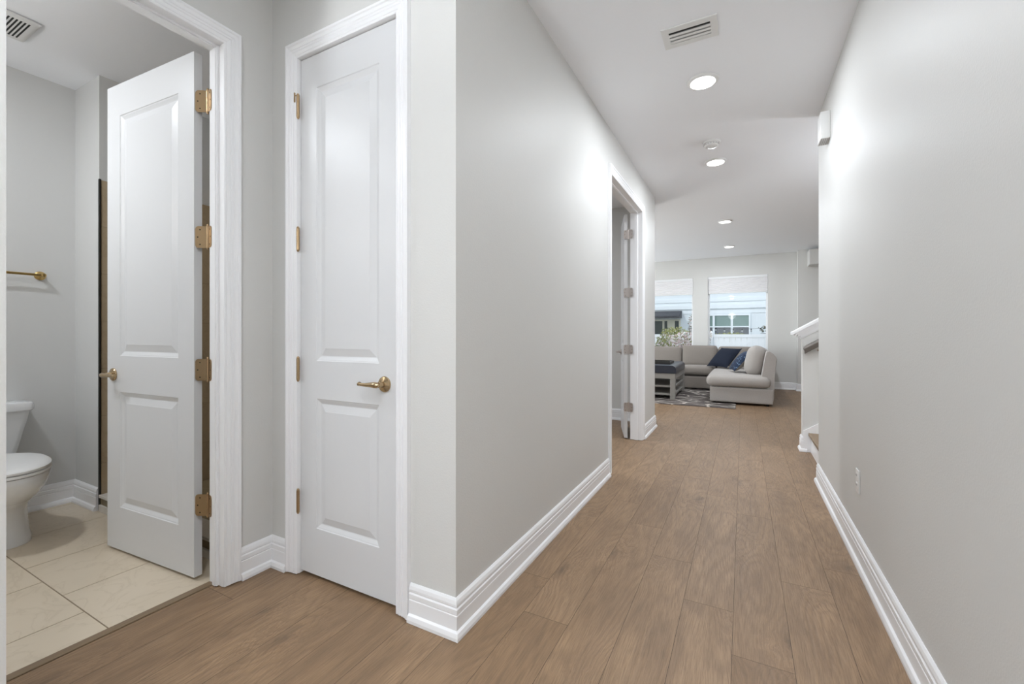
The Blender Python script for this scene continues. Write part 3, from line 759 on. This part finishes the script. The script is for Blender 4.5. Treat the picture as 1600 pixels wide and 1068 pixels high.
# ------------------------------------------------------------------ stair
sc_ = thing('staircase', 'stair with white risers and brown treads behind the right wall', 'staircase', (.575, 4.555, 0))
for i in range(8):
    MB().box(i*.28, -.5, i*.187+(.0006 if i == 0 else 0), i*.28+.018, .477, (i+1)*.187-.026).obj('riser', 'trim', sc_)
    MB().box(i*.28-.022, -.5, (i+1)*.187-.026, i*.28+.30, .477, (i+1)*.187, .006, 2).obj('tread', 'reducer', sc_)
hr = thing('handrail', 'grey brown wooden handrail on the stair half wall', 'handrail', (.5, 4.985, .985))
b = MB(); pr_ = [(-.022, -.035), (.022, -.035), (.026, -.012), (.030, .008), (.022, .028), (.0, .034), (-.022, .028), (-.030, .008), (-.026, -.012)]
r0 = [b.bm.verts.new((.012 if z > 0 else .02, y, z+.0)) for y, z in pr_]; r1 = [b.bm.verts.new((2.2, y, z+SL*2.2)) for y, z in pr_]
loft(b, [r0, r1]); b.obj('rail', 'rail', hr, smooth=30)
for xx in (.135, 1.2):
    MB().tube([(xx, 0, SL*xx-.036), (xx, 0, SL*xx-.07), (xx, .03, SL*xx-.085), (xx, .0645, SL*xx-.085)], .007, 10).obj('bracket', 'brass', hr, smooth=50)

# ------------------------------------------------------------------ windows and shades
for i, (wx, lb) in enumerate(((W1, 'left living room window showing flowering shrubs'), (W2, 'right living room window showing the white fence'))):
    wn_ = thing('window_%d' % (i+1), lb, 'window', (wx[0], FW+.06, WZ[0]), kind='structure')
    ww, wh = wx[1]-wx[0], WZ[1]-WZ[0]; b = MB(); f = .035
    for q in ((0, 0, f, wh), (ww-f, 0, ww, wh), (f, 0, ww-f, f), (f, wh-f, ww-f, wh)): b.box(q[0]+.0005, 0, q[1]+.0005, q[2]-.0005, .05, q[3]-.0005)
    b.obj('window_frame', 'vinyl', wn_)
    MB().box(f, .022, f, ww-f, .026, wh-f).obj('glass_pane', 'glass', wn_)
    MB().box(.001, -.075, -.018, ww-.001, -.002, .0).obj('window_sill', 'vinyl', wn_)
    sh = thing('window_shade', 'white cellular shade raised to the top of the %s window' % ('left' if i == 0 else 'right'), 'window shade', (wx[0], FW+.03, WZ[1]), group='cellular shades in the living room windows')
    b = MB()
    n = 12; hgt = .30
    pts = []
    for q in range(n): pts += [(-.012, -.045-q*hgt/n), (-.020, -.045-(q+.5)*hgt/n)]
    pts += [(-.012, -.045-hgt)]
    full = pts+[(-y, z) for y, z in pts[::-1]]
    MB().prism(full, 'x', .006, ww-.006).obj('shade_fabric', 'shade', sh)
    MB().box(.004, -.025, -.045, ww-.004, .022, -.001).obj('head_rail', 'vinyl', sh)
    MB().box(.005, -.023, -.045-hgt-.022, ww-.005, .020, -.045-hgt).obj('bottom_rail', 'plastic', sh)
# unseen glazed entry and patio doors, added to let daylight in
en = thing('door_4', 'unseen glazed entry door added behind the camera for daylight', 'door', (-1.35, -2.56, 0), kind='structure')
b = MB()
for x_ in (0, .82, 1.64): b.box(x_, 0, .004, x_+.06, .05, 2.49)
b.box(.06, 0, .004, .82, .05, .10).box(.88, 0, .004, 1.64, .05, .10).box(.06, 0, 2.43, .82, .05, 2.49).box(.88, 0, 2.43, 1.64, .05, 2.49)
b.obj('door_frame', 'vinyl', en)
MB().box(.06, .02, .10, .82, .025, 2.43).box(.88, .02, .10, 1.64, .025, 2.43).obj('glass_pane', 'glass', en)

pd = thing('door_5', 'unseen wide glazed patio door added at the left of the living room for daylight', 'door', (-4.69, 6.9, 0), kind='structure')
b = MB()
for y_ in (0, 1.27, 2.54): b.box(0, y_, .004, .05, y_+.06, 2.415)
for y_ in (.06, 1.33): b.box(0, y_, .004, .05, y_+1.21, .08).box(0, y_, 2.35, .05, y_+1.21, 2.415)
b.obj('door_frame', 'vinyl', pd)
MB().box(.02, .06, .08, .025, 1.27, 2.35).box(.02, 1.33, .08, .025, 2.54, 2.35).obj('glass_pane', 'glass', pd)
bw = thing('window_3', 'unseen side window added to light the room beyond the double doorway', 'window', (-4.69, 3.0, .8), kind='structure')  # window out of view, put in to light this room
b = MB().box(0, 0, .001, .05, .05, 1.599).box(0, 1.55, .001, .05, 1.6, 1.599).box(0, .05, .001, .05, 1.55, .05).box(0, .05, 1.55, .05, 1.55, 1.599)
b.obj('window_frame', 'vinyl', bw); MB().box(.02, .05, .05, .025, 1.55, 1.55).obj('glass_pane', 'glass', bw)

# ------------------------------------------------------------------ living room
rg = MB().box(-3.6, 7.39, .0006, -.10, 10.0, .012, .003, 1).obj('area_rug', 'rug')
rg['label'] = 'charcoal and cream patterned rug under the coffee table'; rg['category'] = 'rug'
so = thing('sectional_sofa', 'large grey fabric sectional sofa below the living room windows', 'sofa', (0, 0, 0))
b = MB(); b.rbox(-.035, 8.70, .155, .91, 1.70, .255, .03, 10); b.obj('base', 'sofa_lit', so, smooth=60)
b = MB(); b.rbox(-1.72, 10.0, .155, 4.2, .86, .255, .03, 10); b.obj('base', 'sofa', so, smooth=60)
b = MB(); b.rbox(-.075, 8.68, .372, .925, 1.74, .185, .085, 14, (.03, .012, .05)); b.obj('seat_cushion', 'sofa_lit', so, smooth=60)
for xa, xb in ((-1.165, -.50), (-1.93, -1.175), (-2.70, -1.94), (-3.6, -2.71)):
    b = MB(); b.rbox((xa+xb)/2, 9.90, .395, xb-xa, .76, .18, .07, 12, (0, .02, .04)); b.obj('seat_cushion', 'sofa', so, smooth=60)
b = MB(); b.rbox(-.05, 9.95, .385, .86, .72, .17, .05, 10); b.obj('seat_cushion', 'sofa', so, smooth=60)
# back cushions along the wall
for xa, xb, zt_ in ((-1.160, -.475, .885), (-1.93, -1.172, .855), (-2.70, -1.94, .86), (-3.6, -2.71, .86), (-.455, .20, .870)):
    b = MB(); b.rbox(0, 0, 0, xb-xa, .22, .44, .05, 12, (0, .25, .015))
    o = b.obj('back_cushion', 'sofa', so, smooth=60); o.location = ((xa+xb)/2, 10.12, zt_-.22); o.rotation_euler = (R(-9), 0, 0)
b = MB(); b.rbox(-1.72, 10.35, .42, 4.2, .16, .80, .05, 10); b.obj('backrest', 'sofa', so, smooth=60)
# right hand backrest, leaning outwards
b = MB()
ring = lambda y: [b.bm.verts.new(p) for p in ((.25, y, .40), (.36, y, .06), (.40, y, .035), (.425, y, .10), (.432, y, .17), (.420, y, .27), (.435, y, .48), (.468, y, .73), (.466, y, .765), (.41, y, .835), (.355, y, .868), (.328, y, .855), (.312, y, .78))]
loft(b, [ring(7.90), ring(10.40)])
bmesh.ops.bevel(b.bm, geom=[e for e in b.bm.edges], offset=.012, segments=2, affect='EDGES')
b.obj('backrest', 'sofa_lit', so, smooth=60)
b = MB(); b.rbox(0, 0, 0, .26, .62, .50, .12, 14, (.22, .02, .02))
o = b.obj('back_cushion', 'sofa_lit', so, smooth=60); o.location = (.185, 8.52, .685); o.rotation_euler = (0, R(13), 0)
b = MB(); b.rbox(0, 0, 0, .22, .68, .44, .09, 14, (.22, .02, .02))
o = b.obj('back_cushion', 'sofa', so, smooth=60); o.location = (.22, 9.25, .66); o.rotation_euler = (0, R(12), 0)
for x, y in ((-.42, 7.93), (.34, 7.93), (-.42, 9.4), (.36, 10.3), (-3.7, 9.65), (-1.2, 9.65)):
    MB().lathe([(0, 0), (.018, 0), (.024, .034), (0, .034)], (x, y, .0125 if x < -.1 else .0006), (0, 0, 1), 12).obj('leg', 'dark', so)
# throw pillows
def pillow(name, label, m, w_, th, loc, xa_, za_, back=None):
    t_ = thing(name, label, 'pillow', loc)
    X_ = Vector(xa_).normalized(); Z_ = (Vector(za_)-X_*Vector(za_).dot(X_)).normalized(); Y_ = Z_.cross(X_)
    t_.rotation_euler = Matrix((X_, Y_, Z_)).transposed().to_euler()
    for s_, mm, nm in ((1, m, 'pillow_front'), (-1, back or m, 'pillow_back')):
        b = MB(); n = 16; gv = []
        for i in range(n+1):
            row = []
            for j in range(n+1):
                u, v = 2*i/n-1, 2*j/n-1
                e = (1-abs(u)**2.6)*(1-abs(v)**2.6)
                px_ = u*w_/2*(1-.07*(1-v*v)*abs(u)); pz = v*w_/2*(1-.07*(1-u*u)*abs(v))
                row.append(b.bm.verts.new((px_, -s_*(th/2*max(0, e)**.55+.0015), pz)))
            gv.append(row)
        for i in range(n):
            for j in range(n): b.bm.faces.new((gv[i][j], gv[i+1][j], gv[i+1][j+1], gv[i][j+1]))
        b.obj(nm, mm, t_, smooth=60)
    return t_
pillow('throw_pillow', 'plain dark navy pillow leaning in the sofa corner', 'navy', .52, .15, (-.33, 9.52, .675), (.72, -.69, 0), (.50, .52, .70))
pillow('throw_pillow', 'blue patterned pillow propped beside the round grey cushion', 'pattern', .44, .15, (-.035, 8.60, .665), (.21, -.98, 0), (.64, .14, .76), 'sofa')

# coffee table
ct = thing('coffee_table', 'grey wooden coffee table with navy padded top', 'coffee table', (-1.625, 8.55, .0125))
hx, hy = .60, .66
for sx_, sy_ in ((1, -1), (1, 1), (-1, -1), (-1, 1)):
    MB().box(sx_*hx-(.085 if sx_ > 0 else 0), sy_*hy-(.085 if sy_ > 0 else 0), 0, sx_*hx+(0 if sx_ > 0 else .085), sy_*hy+(0 if sy_ > 0 else .085), .352, .004, 1).obj('leg', 'greywood', ct)
MB().box(-hx, -hy, .352, hx, hy, .445, .004, 1).obj('apron', 'greywood', ct)
b = MB()
for z_ in (.20, .06): MB().box(-hx+.02, -hy+.05, z_, hx-.02, hy-.05, z_+.032, .003, 1).obj('shelf', 'greywood', ct)
b.bm.free()
pf = [(-hx-.01, .446), (hx+.01, .446)]+[(hx+.01-.07+.07*math.cos(R(a)), .512+.07*math.sin(R(a))) for a in range(0, 91, 15)]+[(-hx-.01+.07-.07*math.sin(R(a)), .512+.07*math.cos(R(a))) for a in range(0, 91, 15)]
MB().prism(pf, 'y', -hy-.008, hy+.008).obj('padded_top', 'navy_leather', ct, smooth=30)
tr_ = thing('serving_tray', 'dark rectangular tray lying on the coffee table', 'tray', (-1.50, 8.45, .5952))
b = MB(); b.box(-.35, -.25, 0, .35, .25, .012)
b.box(-.35, -.25, .012, -.335, .25, .045).box(.335, -.25, .012, .35, .25, .045).box(-.335, -.25, .012, .335, -.235, .045).box(-.335, .235, .012, .335, .25, .045)
b.obj('tray_body', 'black', tr_)

# ------------------------------------------------------------------ outside
GZ = -.25
st(MB().box(-22, 10.64, GZ-.1, 20, 40, GZ).box(-22, -14, GZ-.1, 20, -2.6, GZ).box(-22, -2.6, GZ-.1, -4.72, 10.64, GZ).obj('ground', 'patio'), 'pale paving and ground outside the windows', 'ground')
ho = thing('neighbour_house', 'white house wall seen through the living room windows', 'house', (0, 17, GZ))
o = -GZ
MB().box(-12, .0, 0, 9, .4, 6.5).obj('wall', 'housewall', ho)
MB().box(-12, -.05, 2.03+o, 9, .0, 2.17+o).obj('string_course', 'houseband', ho)
MB().box(-12, -.02, 2.28+o, 9, .0, 2.42+o).box(-12, -.015, 1.86+o, 9, 0, 1.95+o).obj('string_course', 'houseband', ho)
def hwin(name, x0_, x1_, z0_, z1_, m_, m2, split, rail):
    t_ = MB(); e = .05
    for q in ((x0_-e, z0_-e, x1_+e, z0_), (x0_-e, z1_, x1_+e, z1_+e), (x0_-e, z0_, x0_, z1_), (x1_, z0_, x1_+e, z1_)): t_.box(q[0], -.045, q[1]+o, q[2], 0, q[3]+o)
    for s_ in split: t_.box(s_-.035, -.04, z0_+o, s_+.035, 0, z1_+o)
    if rail: t_.box(x0_, -.035, rail-.022+o, x1_, 0, rail+.022+o)
    w_ = t_.obj(name, 'houseband' if m_ != 'darkglass' else 'cream', ho)
    if rail:
        MB().box(x0_, -.012, rail+o, x1_, -.001, z1_+o).obj('upper_pane', m_, w_); MB().box(x0_, -.012, z0_+o, x1_, -.001, rail+o).obj('lower_pane', m2, w_)
    else: MB().box(x0_, -.012, z0_+o, x1_, -.001, z1_+o).obj('pane', m_, w_)
hwin('window', -1.05, .175, .95, 1.78, 'greenglass', 'greyglass', (-.92, -.345), 1.39)
hwin('patio_door', -4.0, -2.08, -.2, 1.62, 'darkglass', 'darkglass', (-2.62, -3.3), None)
MB().box(-2.48, -.05, -.2+o, -2.22, 0, 1.62+o).obj('door_post', 'cream', ho)
MB().prism([(-.75, 1.72+o), (-.75, 1.78+o), (0, 1.98+o), (0, 1.72+o)], 'x', -4.6, -1.98).obj('awning', 'awning', ho)
# fence
fe = thing('vinyl_fence', 'white vinyl panel fence outside the right window', 'fence', (0, 14.5, GZ))
fx0 = -.86
for i, px_ in enumerate((-4.56, -2.71, -.86, .62, 2.47, 4.3)):
    b = MB(); b.box(px_-.06, -.06, 0, px_+.06, .06, 1.17+o); b.lathe([(.085, 0), (.085, .02), (0, .07)], (px_, 0, 1.17+o), (0, 0, 1), 4); b.obj('post', 'vinyl', fe)
ps = (-4.56, -2.71, -.86, .62, 2.47, 4.3)
for a, c in zip(ps, ps[1:]):
    MB().box(a+.06, -.025, 1.035+o, c-.06, .025, 1.13+o).obj('top_rail', 'vinyl', fe)
    b = MB(); x_ = a+.06
    while x_ < c-.065:
        b.box(x_+.003, -.012, .12, min(x_+.15, c-.06)-.003, .012, 1.034+o); x_ += .15
    b.obj('fence_panel', 'vinyl', fe)
# planting
def shrub(name, label, cat, c, rx, ry, rz, nl, nf, size, stems=7, grp=None, lm='leaf'):
    t_ = thing(name, label, cat, (c[0], c[1], GZ), group=grp); hh = c[2]-GZ
    rr_ = random.Random(hash(round(c[0]*100)))
    def cloud():
        while True:
            p = [random.uniform(-1, 1) for _ in range(3)]
            if sum(q*q for q in p) < 1: return (p[0]*rx, p[1]*ry, hh+p[2]*rz)
    if nl: MB().leaves(cloud, nl, size, .55).obj('foliage', lm, t_)
    if nf: MB().leaves(cloud, nf, size*.95, .9).obj('blossom', 'blossom', t_)
    b = MB()
    for _ in range(stems):
        p = cloud(); b.tube([(p[0]*.15, p[1]*.15, 0), (p[0]*.6, p[1]*.6, hh*.55), p], [.014, .009, .004], 6)
    b.obj('stem', 'bark', t_)
    return t_
shrub('flowering_shrub', 'pale pink blossoming shrub outside the left window', 'shrub', (-1.42, 12.9, .88), .50, .4, .32, 200, 800, .035, 14)
shrub('leafy_shrub', 'yellow green shrub at the left of the left window', 'shrub', (-1.86, 12.05, .82), .22, .25, .32, 420, 160, .034, 6)
shrub('tall_shrub', 'thin dark twiggy shrub rising at the right of the left window', 'shrub', (-1.30, 13.6, 1.35), .13, .15, .40, 150, 110, .028, 8, lm='darkleaf')
shrub('leafy_shrub', 'small yellow green shrub behind the pink blossom', 'shrub', (-1.83, 14.1, 1.16), .45, .3, .20, 480, 40, .035, 5)
shrub('flowering_shrub', 'small white flowering shrub at the left edge of the right window', 'shrub', (-.83, 12.9, 1.08), .09, .15, .20, 50, 90, .028, 5)
shrub('hedge', 'low green hedge top between the fence and the neighbour window', 'hedge', (-.35, 15.6, 1.03), .62, .3, .16, 520, 0, .035, 6)
tr = thing('tree', 'olive leaved tree branch reaching in at the right window edge', 'tree', (1.15, 13.0, GZ))
b = MB().tube([(0, 0, 0), (.02, 0, .9), (-.05, 0, 1.5), (-.10, 0, 2.2)], [.04, .033, .024, .01], 8)
b.tube([(-.02, 0, 1.30), (-.3, 0, 1.40), (-.75, 0, 1.40)], [.014, .009, .003], 6).tube([(-.05, 0, 1.4), (-.3, 0, 1.62), (-.5, 0, 1.72)], [.012, .008, .003], 6)
b.obj('trunk', 'bark', tr)
def brf():
    q = random.random(); return (-.12-.62*q+random.gauss(0, .03), random.gauss(0, .08), 1.74-.26*q+random.gauss(0, .045))
MB().leaves(brf, 170, .038, .55).obj('foliage', 'darkleaf', tr)
sl = thing('string_lights', 'dark string of bulbs hanging outside the right window', 'string lights', (0, 12.4, 0))
def wz(x): return 1.26+.035*((x+.1)/.6)**2
b = MB().tube([(x_*.1, 0, wz(x_*.1)) for x_ in range(-10, 8)], .004, 5); b.obj('wire', 'dark', sl)
for i in range(7):
    x_ = -.62+i*.2
    q = MB().lathe([(0, 0), (.012, 0), (.012, -.03), (.0, -.03)], (x_, 0, wz(x_)), (0, 0, 1), 8).obj('bulb_socket', 'dark', sl)
    MB().lathe([(.01, -.03), (.022, -.05), (.018, -.07), (0, -.08)], (x_, 0, wz(x_)), (0, 0, 1), 10).obj('bulb', 'plastic2', q, smooth=60)
for x_ in (-1.0, .82):
    MB().box(x_-.02, -.02, GZ, x_+.02, .02, wz(x_)+.03 if x_ > -1 else wz(x_)+.03).obj('pole', 'bark', sl)
